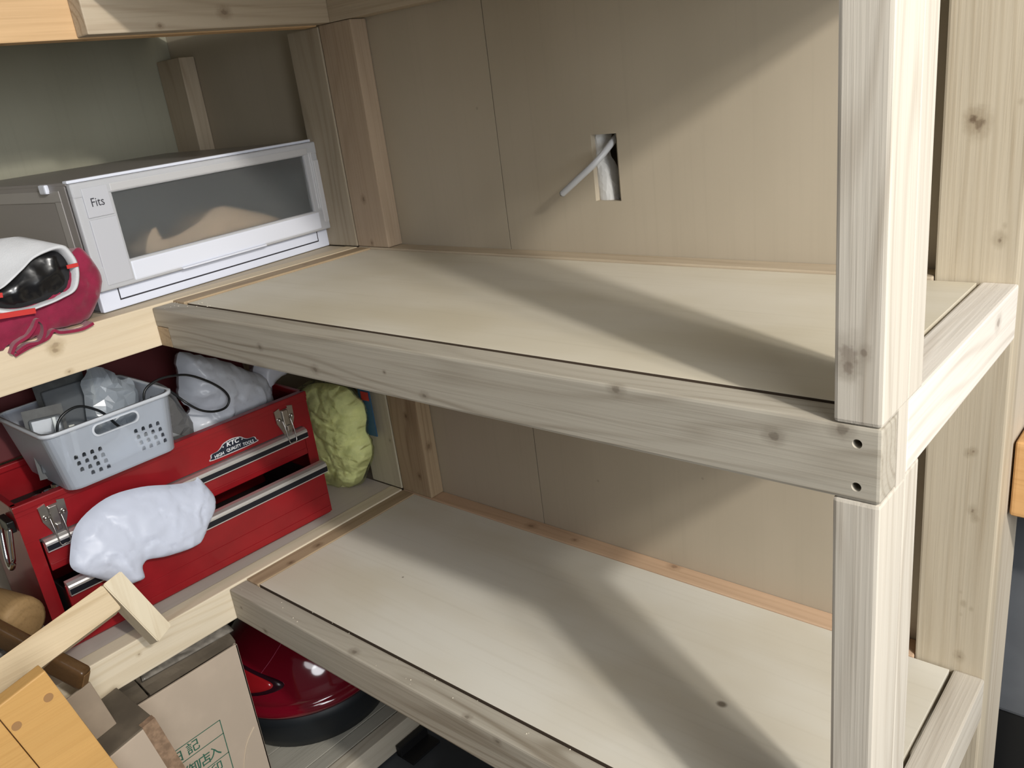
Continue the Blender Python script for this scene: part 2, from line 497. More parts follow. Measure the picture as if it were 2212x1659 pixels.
obj('front_beam', B((.0004, 0, -HB - H), (W, T, -H), .0035), wk('X', COOL, [(.03, 0, -H - .03, .002), (.1, 0.0, -H - .055, .0035), (.36, .01, -H, .005), (.62, .004, -H, .004), (.68, 0.0, -H - .01, .0035)], ring=.85, density=80), S1)
obj('front_beam', B((.0004, 0, .4865), (W - T - .001, T, .552), .003), wk('X', COOL), S1)
# left end beams
b = bmesh.new()
box(b, (.0004, T + .0004, -HB), (T, FR, .0026), .002); box(b, (.0006, .0006, -HB + .0004), (T - .0006, T + .001, -.0322), .0012)
obj('end_beam', b, wk('Y', TAN, [(.02, .3, 0, .003)], ring=.4), S1)
obj('end_beam', B((.0004, T + .0004, -HB - H), (T, FR, -H + .0012), .002), wk('Y', TAN, [(.024, .19, -H, .005), (.03, .12, -H, .004)], ring=.4), S1)
obj('end_beam', B((.0004, 0, .4185), (T, FR, .4845), .002), wk('Y', PINE, [(T, .232, .442, .006), (T, .115, .426, .003), (T, .43, .47, .006)]), S1)
# right end beams
for z, tone in ((0, ((.72, .67, .60), (.52, .46, .39))), (-H, PALE)):
    obj('end_beam', B((W - .0385, .0628, -HB + z), (W, FR + .0022, z), .003), wk('Y', tone, [(W, .36, z - .02, .006)] if z == 0 else (), ring=.8), S1)
obj('end_beam', B((W - .0385, .0628, .4195), (W, FR + .0022, .4855), .003), wk('Y', COOL), S1)
# ledgers on the wall
obj('ledger', B((.0006, FR, -.064), (1.0825, D - .0004, .0034), .002), wk('X', PINE), S1)
obj('ledger', B((.0006, FR, -.064 - H), (1.0825, D - .0004, -H + .0016), .002), wk('X', PINK, [(.362, .462, -H, .0062), (.470, .462, -H, .004), (.677, .476, -H, .006)], ring=.35), S1)
obj('ledger', B((.0006, FR, .4185), (1.0825, D - .0004, .4845), .002), wk('X', PINE), S1)
# shelf boards
ply_shelf = plywood('shelf_plywood', 'X', (0.69, 0.645, 0.545), (0.56, 0.495, 0.36), .12)
ply_low = plywood('lower_shelf_plywood', 'X', (0.70, 0.675, 0.60), (0.58, 0.52, 0.40), .10, marks=[(.903 - .586, .218 - .24, 1.18 - H, .008, 1.3), (.266 - .586, .203 - .24, 1.18 - H, .003, 1)])
obj('shelf_board', B((T + .001, T + .0062, -.0145), (W - .0385 - .0045, FR - .0008, -.0008), .0005), ply_shelf, S1)
obj('shelf_board', B((T + .001, T + .0048, -.0145 - H), (W - .0385 - .0050, FR - .0008, -.0008 - H), .0005), ply_low, S1)
obj('shelf_board', B((T + .001, T + .0014, .486), (W - .002, FR - .0008, .498), .0005), ply_shelf, S1)
edge_m = plain('edge_gap_shade', (.075, .052, .034), .8)  # brown edge darkened to paint the shade inside the front gap
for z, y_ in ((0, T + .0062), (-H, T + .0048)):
    obj('gap_shade_strip', B((T + .001, y_ - .0006, -.0144 + z), (W - .0435, y_ - .0001, -.0010 + z)), edge_m, S1, label='plywood edge strip coloured dark for the shade in the gap before the shelf board')
# posts
b = bmesh.new()
box(b, (W - T, .0, .0006), (W, .0625, .95), .0035); box(b, (W - T + .0004, T + .0003, -HB - .002), (W - .0002, .0624, .003)); box(b, (W - T, .0, -H), (W, .0625, -HB - .0006), .0035)
box(b, (W - T + .0004, T + .0003, -H - HB - .002), (W - .0002, .0624, -H + .002)); box(b, (W - T, .0, -1.1799), (W, .0625, -HB - H - .0006), .0035)
obj('front_post', b, wk('Z', PALE, [(1.146, 0, .058, .0085), (1.146, 0, .048, .005), (1.158, 0, .061, .003)], ring=.6, density=70), S1)
for lo, hi in ((.0006, .4190), (-H + .0006, -HB - .0006), (-1.1799, -HB - H - .0006)):
    obj('spacer', B((W - T + .001, .0629, lo), (W - .0006, .1005, hi), .0025), wk('Z', PALE), S1)
for lo, hi, tone in ((.0040, .4178, PINE), (-H + .0022, -.0645, TAN), (-1.1799, -.0645 - H, TAN)):
    kn = [(.043, FR, .098, .004), (.045, FR, .012, .003)] if lo > 0 else [(.066, FR, -.50, .004), (.055, FR, -.36, .004), (.094, .462, -.43, .005)]
    obj('back_post', B((.0012, FR + .0002, lo), (.0935, D - .0006, hi), .0025), wk('Z', tone if tone is TAN else ((.41, .315, .225), (.25, .175, .11)), kn, ring=.7 if tone is TAN else .35), S1)
obj('back_post', B((1.0834, FR + .0026, -1.1799), (1.1722, D - .0004, 1.1), .003),
    wk('Z', ((.485, .42, .315), (.33, .26, .17)), [(1.121, FR, .178, .0075), (1.115, FR, .182, .006), (1.150, FR, .050, .0042), (1.160, FR, .198, .002), (1.154, FR, .066, .0018), (1.139, FR, -.217, .003), (1.133, FR, -.221, .003), (1.143, FR, -.299, .0035), (1.146, FR, -.31, .003), (1.14, FR, -.441, .0025), (1.150, FR, -.446, .002), (1.136, FR, -.424, .0016), (1.138, FR, -.459, .0016), (1.140, FR, -.526, .004)], ring=.55, density=60, kcore=.85), S1)

# ---------------------------------------------------------------- shelf unit along the left wall
S2 = thing('wooden_shelf_unit', 'loaded pine shelf unit running along the left wall towards the camera', 'shelf unit', (-0.31, -0.24, -1.18))
YN = -1.05
def w2(axis, tone, knots=(), **k): return wk(axis, tone, knots, parent=S2, **k)
YB = FR - .0015
obj('front_beam', B((-T, YN, -HB), (-.0006, YB, .0034), .0022), w2('Y', CREAM, [(0, -.161, -.014, .006), (0, -.163, -.022, .005), (0, -.153, -.060, .003)], ring=.25, fleck=.15), S2)
obj('front_beam', B((-T, YN, -HB - H), (-.0006, YB, .0034 - H), .0022), w2('Y', ((.70, .61, .46), (.55, .44, .28)), [(0, -.185, -.575, .0025)], ring=.45, fleck=.12), S2)
obj('front_beam', B((-T, YN, .4165), (-.0006, YB, .4845), .0022), w2('Y', ((.62, .41, .22), (.42, .26, .12)), [(-.02, .02, .4165, .004), (-.02, -.1, .4165, .004), (-.02, .13, .4165, .004)], ring=.35), S2)
obj('front_beam', B((-T, YN, -1.172), (-.0006, YB, -1.108), .0022), w2('Y', ((.52, .47, .38), (.36, .3, .22)), ring=.6), S2)
for z in (0, -H):
    obj('shelf_board', B((-.6195, YN, -.0105 + z), (-T - .0008, YB, .0022 + z), .0005), plywood('left_shelf_board_%d' % (z * -10), 'Y', (.60, .53, .48) if z else (.56, .48, .36), (.52, .45, .40) if z else (.48, .40, .29), .15), S2)
obj('shelf_board', B((-.6195, YN, .470), (-T - .0008, YB, .483)), ply_shelf, S2)
x = -.6195
while x < -.05:
    x1 = min(x + .108, -T - .0012)
    obj('plank', B((x, YN, -1.124), (x1 - .002, YB, -1.1085 + random.uniform(-.001, .001)), .0012), w2('Y', ((.42, .40, .34), (.29, .27, .22)), ring=.4), S2)
    x += .108
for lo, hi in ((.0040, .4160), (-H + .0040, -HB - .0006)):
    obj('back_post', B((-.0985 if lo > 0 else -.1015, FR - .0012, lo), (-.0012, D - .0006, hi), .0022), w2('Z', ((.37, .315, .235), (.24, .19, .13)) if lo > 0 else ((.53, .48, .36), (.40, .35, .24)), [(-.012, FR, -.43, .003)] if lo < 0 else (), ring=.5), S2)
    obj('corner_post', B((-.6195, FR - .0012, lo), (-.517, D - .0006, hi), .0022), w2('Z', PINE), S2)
obj('corner_post', B((-.6195, -.95, -1.1799), (-.532, -.912, .95), .0022), w2('Z', PINE), S2)
for z in (-HB, -HB - H):
    obj('ledger', B((-.6195, -.911, z), (-.582, FR - .002, z + .055), .002), w2('Y', PINE), S2)
obj('front_post', B((-T - .0395, -1.0, -1.1799), (-T - .0012, -.937, .95), .0022), w2('Z', PINE), S2)

# ---------------------------------------------------------------- drawer box on the upper left shelf
th = math.radians(5.44)
DB = thing('drawer_box', 'translucent white plastic drawer box on the upper shelf beside the wall post', 'drawer box', (-.044, -.059, .0036), th)
L = dict(local=True)
case_m = plain('clear_grey_plastic', (.27, .25, .24), .35, spec=.4)
white_pl = plain('white_plastic', (.74, .77, .86), .4)
rim_m = frosted('frosted_rim_plastic', (.66, .67, .70), .38, .72)
b = bmesh.new()
box(b, (-.50, .0, .206), (-.004, .506, .212), .002); box(b, (-.50, .0, .0), (-.010, .004, .207), .001); box(b, (-.50, .502, .0), (-.010, .506, .207), .001)
box(b, (-.50, .0, .0), (-.010, .506, .004)); box(b, (-.50, .0, .0), (-.496, .506, .207))
obj('case', b, case_m, DB, **L)
b = bmesh.new()
box(b, (-.49, -.0012, .182), (-.03, .0004, .200), .0006); box(b, (-.05, -.0012, .006), (-.03, .0004, .184), .0006)
obj('side_rib', b, plain('grey_rib_plastic', (.36, .34, .325), .35), DB, **L)
obj('top_rim', B((-.012, .0, .2095), (.0015, .519, .2145), .0015), white_pl, DB, **L)
b = bmesh.new(); box(b, (-.080, -.007, .196), (-.058, .0005, .211), .003)
obj('stacking_clip', b, white_pl, DB, **L)
obj('base', B((-.49, .0, .0), (.000, .506, .034), .0022), plain('bluish_white_plastic', (.72, .76, .88), .38), DB, **L)
b = bmesh.new()
box(b, (-.001, .034, .0136), (.0003, .478, .0160)); box(b, (-.001, .033, .0136), (.0003, .0350, .034)); box(b, (-.001, .4768, .0136), (.0003, .4786, .034))
obj('groove', b, plain('groove_dark', (.03, .03, .04), .7), DB, label='thin dark gap line round the lower panel', **L)
DR = None
b = bmesh.new()
Y0, Y1, Z0, Z1, X1 = -.003, .520, .036, .2095, .014
wy0, wy1, wz0, wz1 = .062, .472, .077, .186
box(b, (.0008, Y0, Z0), (X1, Y1, wz0), .004, seg=3); box(b, (.0008, Y0, wz1), (X1, Y1, Z1), .004, seg=3)
box(b, (.0008, Y0, wz0 - .004), (X1 - .001, wy0, wz1 + .004), .003); box(b, (.0008, wy1, wz0 - .004), (X1 - .001, Y1, wz1 + .004), .003)
DR = obj('drawer_front', b, rim_m, DB, label='frosted drawer front with a see-through window', **L)
b = bmesh.new()
box(b, (.004, .012, .044), (.0155, .058, .150), .0015); box(b, (.004, .012, .1535), (.0155, .056, .200), .0012)
obj('label_strip', b, plain('pale_strip_plastic', (.52, .53, .57), .4), DR, label='pale strip down the left of the drawer front', **L)
b = bmesh.new()
for y in (.4835, .4885):
    box(b, (.004, y, .080), (.0146, y + .002, .190), .0006)
obj('bead', b, plain('bead_plastic', (.70, .70, .73), .4), DR, **L)
obj('lower_band', B((.004, .060, .0405), (.0152, .482, .0735), .003), white_pl, DR, label='white band below the window', **L)
obj('upper_band', B((.004, .060, .188), (.0148, .482, .201), .002), plain('upper_band_plastic', (.52, .52, .53), .45), DR, **L)
obj('end_band', B((.004, .492, .050), (.0148, .510, .175), .003), plain('end_band_plastic', (.58, .58, .60), .45), DR, **L)
obj('window_pane', B((.006, wy0 - .002, wz0 - .002), (.0085, wy1 + .002, wz1 + .002)), frosted('smoky_pane', (.78, .80, .80), .28, .07), DR, label='smoky grey frosted window', **L)
b = bmesh.new(); box(b, (.006, .15, .0372), (.0185, .335, .0405), .001)
obj('handle', b, white_pl, DR, label='white finger grip along the lower edge', **L)
obj('lettering', text_bm('Fits', .0195, .0001, frame((.0158, .0330, .176), (0, 1, 0), (0, 0, 1)), xscale=.85), plain('letter_grey', (.04, .04, .05), .6), DR, label='dark word Fits', **L)
# inner drawer tray
b = bmesh.new()
box(b, (-.47, .012, .037), (-.001, .494, .041)); box(b, (-.47, .012, .04), (-.001, .0150, .16)); box(b, (-.47, .491, .04), (-.001, .494, .16)); box(b, (-.47, .012, .04), (-.467, .494, .16))
obj('drawer_tray', b, plain('tray_grey', (.30, .31, .31), .5), DB, **L)
inv = RM[DB.name]
b = pillow([(.12, .042), (.20, .042), (.33, .042), (.43, .042), (.42, .07), (.34, .105), (.28, .122), (.22, .098), (.16, .088), (.145, .112), (.12, .085)], ((-.030, 0, 0), (0, 1, 0), (0, 0, 1)), .02, .12, .006, 20, 5, .012)
b.transform(RM[DB.name])
tag(obj('cloth_bundle', b, plain('tan_cloth', (.70, .50, .34), .9), smooth=True), 'tan cloth bundle seen through the frosted drawer window', 'cloth')

# ---------------------------------------------------------------- crimson cloth and white bag beside the drawer box
crim = plain('crimson_cloth', (.26, .008, .045), .8, vary=.18, vscale=30, bump=.35, bscale=900, sheen=.3)
b = pillow([(-.24, -.014), (-.20, -.011), (-.15, .002), (-.103, .003), (-.075, .028), (-.057, .062), (-.062, .092), (-.076, .118), (-.094, .112), (-.13, .10), (-.20, .075), (-.27, .03)],
           ((-.020, 0, 0), (0, 1, 0), (0, 0, 1)), .022, .11, .012, 24, 4, .0055)
for v in b.verts:
    if v.co.x < -.0015 and v.co.z < .0040: v.co.z = .0040 + .1 * (v.co.z + .02)
    if v.co.x >= -.0015 and v.co.z < .006: v.co.x = max(v.co.x, .0012)
cl = tag(obj('crimson_cloth', b, crim, smooth=True), 'crumpled crimson cloth hanging over the edge of the upper left shelf', 'cloth')
def sheet(path, x0, x1, th):
    """folded cloth edge: path in (y, z), swept in x, given thickness th"""
    P = smooth_outline(path, 4)[:-8] if False else [Vector(p) for p in path]
    Q = []
    for i in range(len(P) - 1):
        a, b_, c_, d_ = P[max(i - 1, 0)], P[i], P[i + 1], P[min(i + 2, len(P) - 1)]
        for k in range(5):
            t_ = k / 5
            Q.append(0.5 * ((2 * b_) + (-a + c_) * t_ + (2 * a - 5 * b_ + 4 * c_ - d_) * t_ * t_ + (-a + 3 * b_ - 3 * c_ + d_) * t_ ** 3))
    Q.append(P[-1]); bm = bmesh.new(); rows = []
    for i, q in enumerate(Q):
        d_ = (Q[min(i + 1, len(Q) - 1)] - Q[max(i - 1, 0)]).normalized(); nn = Vector((-d_.y, d_.x)) * th / 2
        rows.append([bm.verts.new((x, (q + sg * nn).x, (q + sg * nn).y)) for x, sg in ((x1, 1), (x0, 1), (x0, -1), (x1, -1))])
    for A, Bq in zip(rows, rows[1:]):
        for k in range(4): bm.faces.new((A[k], A[(k + 1) % 4], Bq[(k + 1) % 4], Bq[k]))
    bm.faces.new(rows[0][::-1]); bm.faces.new(rows[-1])
    return bm
obj('folded_edge', sheet([(-.226, -.006), (-.216, .006), (-.198, .0125), (-.186, .022), (-.178, .0325), (-.1715, .024), (-.174, .010), (-.184, -.0005), (-.202, .0005), (-.219, -.006)], -.03, .012, .0045), crim, cl)
obj('folded_edge', sheet([(-.222, -.010), (-.200, -.004), (-.172, .001), (-.160, .010), (-.150, .004), (-.12, .0), (-.100, .004)], -.02, .009, .0045), crim, cl)
# white bag: a cloth tube lying on its side, mouth towards the camera
mouth = [(-0.207, 0.088), (-0.179, 0.104), (-0.153, 0.119), (-0.118, 0.123), (-0.105, 0.101), (-0.109, 0.075), (-0.118, 0.060), (-0.139, 0.054), (-0.163, 0.050), (-0.197, 0.050), (-0.225, 0.060), (-0.235, 0.080)]
mo = smooth_outline(mouth, 6)
bm = bmesh.new(); n = len(mo); rings = []
cen = Vector((sum(p.x for p in mo) / n, sum(p.y for p in mo) / n))
for (dx, dy, dz, s, wob) in ((-.045, 0, 0, .90, .05), (-.012, 0, 0, .955, .03), (.000, 0, 0, 1.0, .02), (.003, 0, .0, 1.06, .015), (.0, 0, 0, 1.12, .02), (-.014, -.008, .005, 1.13, .04), (-.05, -.035, .018, 1.15, .06), (-.09, -.08, .020, 1.10, .08), (-.12, -.12, .004, .80, .08), (-.13, -.14, .0, .3, 0)):
    ring = []
    for k, p in enumerate(mo):
        q = cen + (p - cen) * (s + wob * noise.noise(Vector((p.x * 70, p.y * 70, dx * 30))))
        ring.append(bm.verts.new((.012 + dx, q.x + dy, max(q.y + dz + .003, .008))))
    rings.append(ring)
for A, Q in zip(rings, rings[1:]):
    for k in range(n): bm.faces.new((A[k], A[(k + 1) % n], Q[(k + 1) % n], Q[k]))
bm.faces.new(rings[-1])
WB = thing('drawstring_bag', 'white cloth bag lying open on the crimson cloth, red stripe at its mouth', 'bag', (-.06, -.16, .006))
obj('bag_cloth', bm, plain('white_canvas', (.66, .67, .69), .8, vary=.08, bump=.25, bscale=500), WB, smooth=True)
ribbon = plain('red_ribbon', (.55, .03, .025), .6)
for p_, q_, wd in (((.0170, -.117, .0985), (.0170, -.100, .0985), .0028), ((.0165, -.246, .086), (.0165, -.214, .081), .0035), ((.0165, -.240, .054), (.0165, -.178, .0475), .004)):
    p_, q_ = Vector(p_), Vector(q_); ln = (q_ - p_).length
    obj('stripe', B((0, -wd, -.002), (ln, wd, 0), .0, frame(p_, q_ - p_, (0, -.1, 1))), ribbon, WB, label='bright red stripe sewn across the bag mouth')
b = pillow([tuple(cen + (Vector(p) - cen) * .93) for p in mouth], ((.001, 0, 0.003), (0, 1, 0), (0, 0, 1)), .004, .02, .012, 13, 11, .005)
tag(obj('black_plastic_bag', b, plain('black_film', (.006, .006, .007), .22, spec=.7), smooth=True), 'shiny black plastic stuffed in the mouth of the white cloth bag', 'bag')

# ---------------------------------------------------------------- red tool chest on the lower left shelf
tt = -math.radians(1.82)
TB = thing('tool_chest', 'open red metal tool chest with chrome drawer pulls on the lower left shelf', 'tool chest', (-.085, -.272, -.5474), tt)
RED = plain('red_enamel', (.25, .008, .012), .30, vary=.12, vscale=14, coat=.25)
b = bmesh.new()
box(b, (-.004, 0, .212), (0, .566, .272), .001); box(b, (-.004, 0, 0), (0, .022, .2125)); box(b, (-.004, .544, 0), (0, .566, .2125)); box(b, (-.004, .02, 0), (0, .546, .024))
box(b, (-.225, 0, 0), (-.003, .003, .272)); box(b, (-.225, .563, 0), (-.003, .566, .272)); box(b, (-.225, 0, 0), (-.221, .566, .272)); box(b, (-.225, 0, 0), (-.003, .566, .004))
box(b, (-.014, -.001, .270), (.0035, .567, .2822), .002); box(b, (-.0035, -.0005, .262), (.0015, .5665, .271), .001)
box(b, (-.226, -.001, .270), (-.214, .567, .2822), .002); box(b, (-.226, -.001, .270), (-.003, .009, .2822), .002); box(b, (-.226, .558, .270), (-.003, .567, .2822), .002)
obj('body', b, RED, TB, **L)
obj('tray', B((-.220, .004, .205), (-.005, .562, .2135)), plain('tray_black', (.012, .011, .011), .6, bump=.6, bscale=500), TB, label='black lined top tray', **L)
obj('lid', B((-.016, 0, 0), (0, .566, .185), .003, Matrix.Translation((-.228, 0, .284)) @ Matrix.Rotation(-.12, 4, 'Y')), plain('lid_shaded_red', (.085, .004, .006), .6), TB, label='opened red lid standing at the back', **L)  # shadow on the lid is put into this darker red
alu = plain('bright_aluminium', (.86, .85, .84), .38, .85)
blk = plain('black_stripe', (.008, .009, .014), .35)
def drawer(X, ztop, zbot, hh, name='drawer'):
    bd = bmesh.new()
    box(bd, (X - .006, .025, zbot), (X, .543, ztop - .004), .001)
    box(bd, (X - .0005, .027, zbot + .010), (X + .0012, .541, zbot + .0135), .0006)
    if ztop - zbot > .085: box(bd, (X - .0005, .027, zbot + .040), (X + .0012, .541, zbot + .0425), .0006)
    d = obj(name, bd, RED, TB, **L)
    hz = ztop
    prof = [(X, hz - hh), (X + .009, hz - hh), (X + .0125, hz - hh + .001), (X + .0125, hz - .0025), (X + .0105, hz + .0005), (X + .004, hz + .0035), (X - .006, hz + .004), (X - .006, hz)]
    h = obj('drawer_pull', extrude_profile(prof, .026, .545), alu, d, **L)
    obj('pull_stripe', B((X + .0120, .0264, hz - hh + .0032), (X + .0131, .5446, hz - .0060)), blk, d, label='black inlay along the pull', **L)
    return d
drawer(.001, .2065, .150, .0185)
d2 = drawer(.047, .1390, .028, .0195)
b = bmesh.new()
box(b, (-.20, .030, .034), (.040, .538, .037)); box(b, (-.20, .029, .034), (.041, .0305, .115)); box(b, (-.20, .5375, .034), (.041, .539, .115))
obj('drawer_tray', b, plain('drawer_black', (.015, .013, .013), .55), TB, **L)
b = bmesh.new()
for (y, r) in ((.20, .010), (.235, .014), (.27, .009), (.31, .016), (.35, .011)):
    bmesh.ops.create_uvsphere(b, u_segments=10, v_segments=6, radius=r, matrix=Matrix.Translation((.012, y, .046)))
inv = RM[TB.name]; b.transform(inv)
tag(obj('small_parts', b, plain('dull_grey', (.10, .095, .09), .6)), 'dull grey small parts inside the pulled out tool chest drawer', 'parts', None)
# latches
lat_m = plain('nickel_latch', (.52, .50, .47), .28, 1.0)
for y in (.055, .508):
    b = bmesh.new()
    prof = [(-.021, .268), (-.009, .271), (-.009, .266), (.009, .266), (.009, .271), (.021, .268), (.020, .242), (.013, .225), (.009, .213), (-.009, .213), (-.013, .225), (-.020, .242)]
    a = [b.verts.new((.0040, y + q[0], q[1] - .003)) for q in prof]; c = [b.verts.new((.0016, y + q[0] * 1.04, q[1] - .003)) for q in prof]
    b.faces.new(a); b.faces.new(c[::-1])
    for k in range(len(prof)): b.faces.new((a[k], a[(k + 1) % 12], c[(k + 1) % 12], c[k]))
    box(b, (.0038, y - .007, .226), (.0085, y + .007, .262), .0018)
    box(b, (.008, y - .004, .219), (.0125, y + .004, .230), .0012)
    la = obj('latch', b, lat_m, TB, label='nickel toggle latch', **L)
    for s in (-1, 1):
        rb = bmesh.new(); bmesh.ops.create_uvsphere(rb, u_segments=12, v_segments=8, radius=.0042, matrix=Matrix.Translation((.0045, y + s * .0145, .245)))
        obj('rivet', rb, lat_m, la, smooth=True, **L)
    obj('wire_loop', tube([(.006, y - .009, .243), (.012, y - .009, .225), (.016, y - .008, .196), (.016, y, .194), (.016, y + .008, .196), (.012, y + .009, .225), (.006, y + .009, .243)], .0013, 6, 4), lat_m, la, smooth=True, **L)
# badge
by, bz = .388, .2315
bo = [(-.049, -.006), (-.046, -.012), (.046, -.012), (.050, -.006), (.047, .0005), (.034, .002), (.026, .006), (.018, .0125), (.0, .0155), (-.018, .0125), (-.026, .006), (-.034, .002), (-.047, .0005)]
def badge(s, x0, x1):
    b = bmesh.new(); o = [Vector((q.x * s[0], q.y * s[1])) for q in smooth_outline(bo, 4)]
    a = [b.verts.new((x1, by + q.x, bz + q.y)) for q in o]; c = [b.verts.new((x0, by + q.x, bz + q.y)) for q in o]
    b.faces.new(a); b.faces.new(c[::-1])
    for k in range(len(o)): b.faces.new((a[k], a[(k + 1) % len(o)], c[(k + 1) % len(o)], c[k]))
    return b
bd = obj('badge', badge((1, 1), .0003, .0010), plain('badge_silver', (.72, .72, .74), .35, .4), TB, label='silver-edged black badge reading KTC HIGH QUALITY TOOLS', **L)
obj('badge_field', badge((.955, .87), .0009, .0013), plain('badge_black', (.012, .016, .03), .45), bd, **L)
b = text_bm('KTC', .0120, .0001, frame((.0016, by, bz + .0072), (0, 1, 0), (0, 0, 1)), shear=.18, xscale=1.15, bold=.0003)
for i, s in enumerate('HIGH QUALITY TOOLS'.split()):
    yy = (-.0315, .0, .0315)[i]; zz = (-.0062, -.0042, -.0062)[i]
    t2 = text_bm(s, .0088, .0001, frame((.0016, by + yy, bz + zz), (0, 1, (.05, 0, -.05)[i]), (0, 0, 1)), xscale=(.95, .85, .85)[i], bold=.00015)
    mm = bpy.data.meshes.new('t'); t2.to_mesh(mm); t2.free(); b.from_mesh(mm)
for s in (-1, 1):
    star = [b.verts.new((.0017, by + s * .0205 + (.0022 if k % 2 == 0 else .0009) * math.sin(k * math.pi / 5), bz + .0062 + (.0022 if k % 2 == 0 else .0009) * math.cos(k * math.pi / 5))) for k in range(10)]
    b.faces.new(star)
obj('lettering', b, plain('badge_letters', (.80, .81, .83), .4), bd, label='white letters and two stars on the badge', **L)
# end handle
hb = bmesh.new(); box(hb, (-.060, -.012, .235), (-.012, -.0005, .256), .002)
hd = obj('end_bracket', hb, plain('black_steel', (.02, .02, .02), .3, .6), TB, label='black bracket of the end handle', **L)
obj('bail_handle', tube([(-.013, -.010, .245), (-.012, -.016, .215), (-.014, -.022, .185), (-.030, -.024, .172), (-.046, -.022, .185), (-.058, -.014, .225), (-.058, -.010, .245)], .0042, 10, 6), plain('chrome', (.8, .8, .8), .1, 1.0), hd, smooth=True, label='chrome bail handle', **L)
# sockets in the tray
chrome = bpy.data.materials['chrome']
for k, (y, X) in enumerate(((-.238, -.110), (-.222, -.118), (-.205, -.112), (-.186, -.120))):
    b = lathe([(0, -.333), (.011, -.333), (.011, -.300), (.0105, -.280 + .004 * k), (.007, -.279 + .004 * k), (.007, -.295), (0, -.296)], (X, y), 16)
    o = tag(obj('socket', b, chrome, smooth=True), 'chrome wrench socket in the open tool chest, %s from the left end' % ('nearest', 'second', 'third', 'fourth')[k], 'socket', 'chrome sockets in the tool chest tray')

# ---------------------------------------------------------------- white bag hung over the tool chest drawers
film_w = film('white_bag_film', (.70, .75, .88), .03, .35, .20)
b = pillow([(-.236, -.378), (-.230, -.352), (-.203, -.316), (-.146, -.297), (-.086, -.303), (-.030, -.322), (.004, -.330), (.013, -.327), (.020, -.345), (.027, -.370), (.018, -.390), (-.006, -.410), (-.034, -.432), (-.090, -.426), (-.127, -.416), (-.138, -.425), (-.142, -.441), (-.174, -.437), (-.205, -.410)],
           ((-.014, 0, 0), (0, 1, 0), (0, 0, 1)), .024, .004, .0040, 14, 6, .0048, power=.5, creases=.9)
for v in b.verts: v.co.x -= max(0, .43 + v.co.z) * .35 - .02
tag(obj('white_plastic_bag', b, film_w, smooth=True), 'bluish white plastic bag draped over the front of the red tool chest', 'bag')

# ---------------------------------------------------------------- plastic basket on the tool chest
BK = thing('plastic_basket', 'clear white plastic basket with slot handle sitting across the tool chest', 'basket', (-.14, -.1, -.2620))
bmt = film('basket_plastic', (.80, .86, .95), .52, .35, .40)
b = bmesh.new()
def ringpts(z, x0, x1, y0, y1, r=.022, n=5):
    out = []
    for cx, cy, a0 in ((x1 - r, y1 - r, 0), (x0 + r, y1 - r, 90), (x0 + r, y0 + r, 180), (x1 - r, y0 + r, 270)):
        for k in range(n + 1):
            a = math.radians(a0 + 90 * k / n); out.append((cx + r * math.cos(a), cy + r * math.sin(a), z))
    return out
def loft(bm, loops, caps=(False, False)):
    R = [[bm.verts.new(p) for p in lp] for lp in loops]
    for A, Q in zip(R, R[1:]):
        for k in range(len(A)): bm.faces.new((A[k], A[(k + 1) % len(A)], Q[(k + 1) % len(A)], Q[k]))
    if caps[0]: bm.faces.new(R[0][::-1])
    if caps[1]: bm.faces.new(R[-1])
zb, zt = -.2618, -.1560
loft(b, [ringpts(zb, -.225, -.036, -.194, -.003), ringpts(zt, -.243, -.027, -.211, .008), ringpts(zt, -.2410, -.0290, -.2090, .006), ringpts(zb + .0022, -.2232, -.0380, -.192, -.005)], (True, True))
bo_ = obj('basket_body', b, bmt, BK)
inv = RM[BK.name].inverted()
c = bmesh.new()
def face_x(z): return -.036 + (z - zb) / (zt - zb) * .009
yc, zc, hw, hr = -.0985, -.1745, .037, .0085
sl = [(hw - hr + hr * math.cos(a), hr * math.sin(a)) for a in [(-90 + 18 * k) * math.pi / 180 for k in range(11)]] + [(-(hw - hr) - hr * math.cos(a), -hr * math.sin(a) * -1) for a in [(90 - 18 * k) * math.pi / 180 for k in range(11)]]
def prism_x(bm, pts, x0, x1):
    a = [bm.verts.new((x0, y, z)) for y, z in pts]; q = [bm.verts.new((x1, y, z)) for y, z in pts]
    n = len(pts)
    for k in range(n): bm.faces.new((a[k], a[(k + 1) % n], q[(k + 1) % n], q[k]))
    bm.faces.new(a[::-1]); bm.faces.new(q)
prism_x(c, [(yc + y, zc + z) for y, z in sl], -.06, 0)
for (y0, z0) in ((-.173, -.2065), (-.0695, -.2015)):
    for r in range(4):
        for k in range(4):
            if r == 3 and k == 0 and y0 < -.1: continue
            y = y0 + k * .0132 + r * .002; z = z0 - r * .0118 + k * -.0005
            pts = [(y - .0032, z - .0036), (y + .0032, z - .0036), (y + .0032, z + .0008), (y + .0022, z + .0034), (y, z + .0040), (y - .0022, z + .0034), (y - .0032, z + .0008)]
            prism_x(c, pts, -.06, 0)
c.transform(inv)
cut(bo_, c)
b = bmesh.new()
loft(b, [ringpts(zt - .004, -.2432, -.0268, -.2112, .0082), ringpts(zt - .004, -.2465, -.0235, -.2145, .0115), ringpts(zt + .002, -.2470, -.0230, -.2150, .012), ringpts(zt + .002, -.2405, -.0295, -.2085, .0055), ringpts(zt - .004, -.2432, -.0268, -.2112, .0082)])
obj('rim', b, film('basket_rim', (.80, .84, .90), .08, .3, .3), BK, smooth=True)
b = bmesh.new()
pts = sl
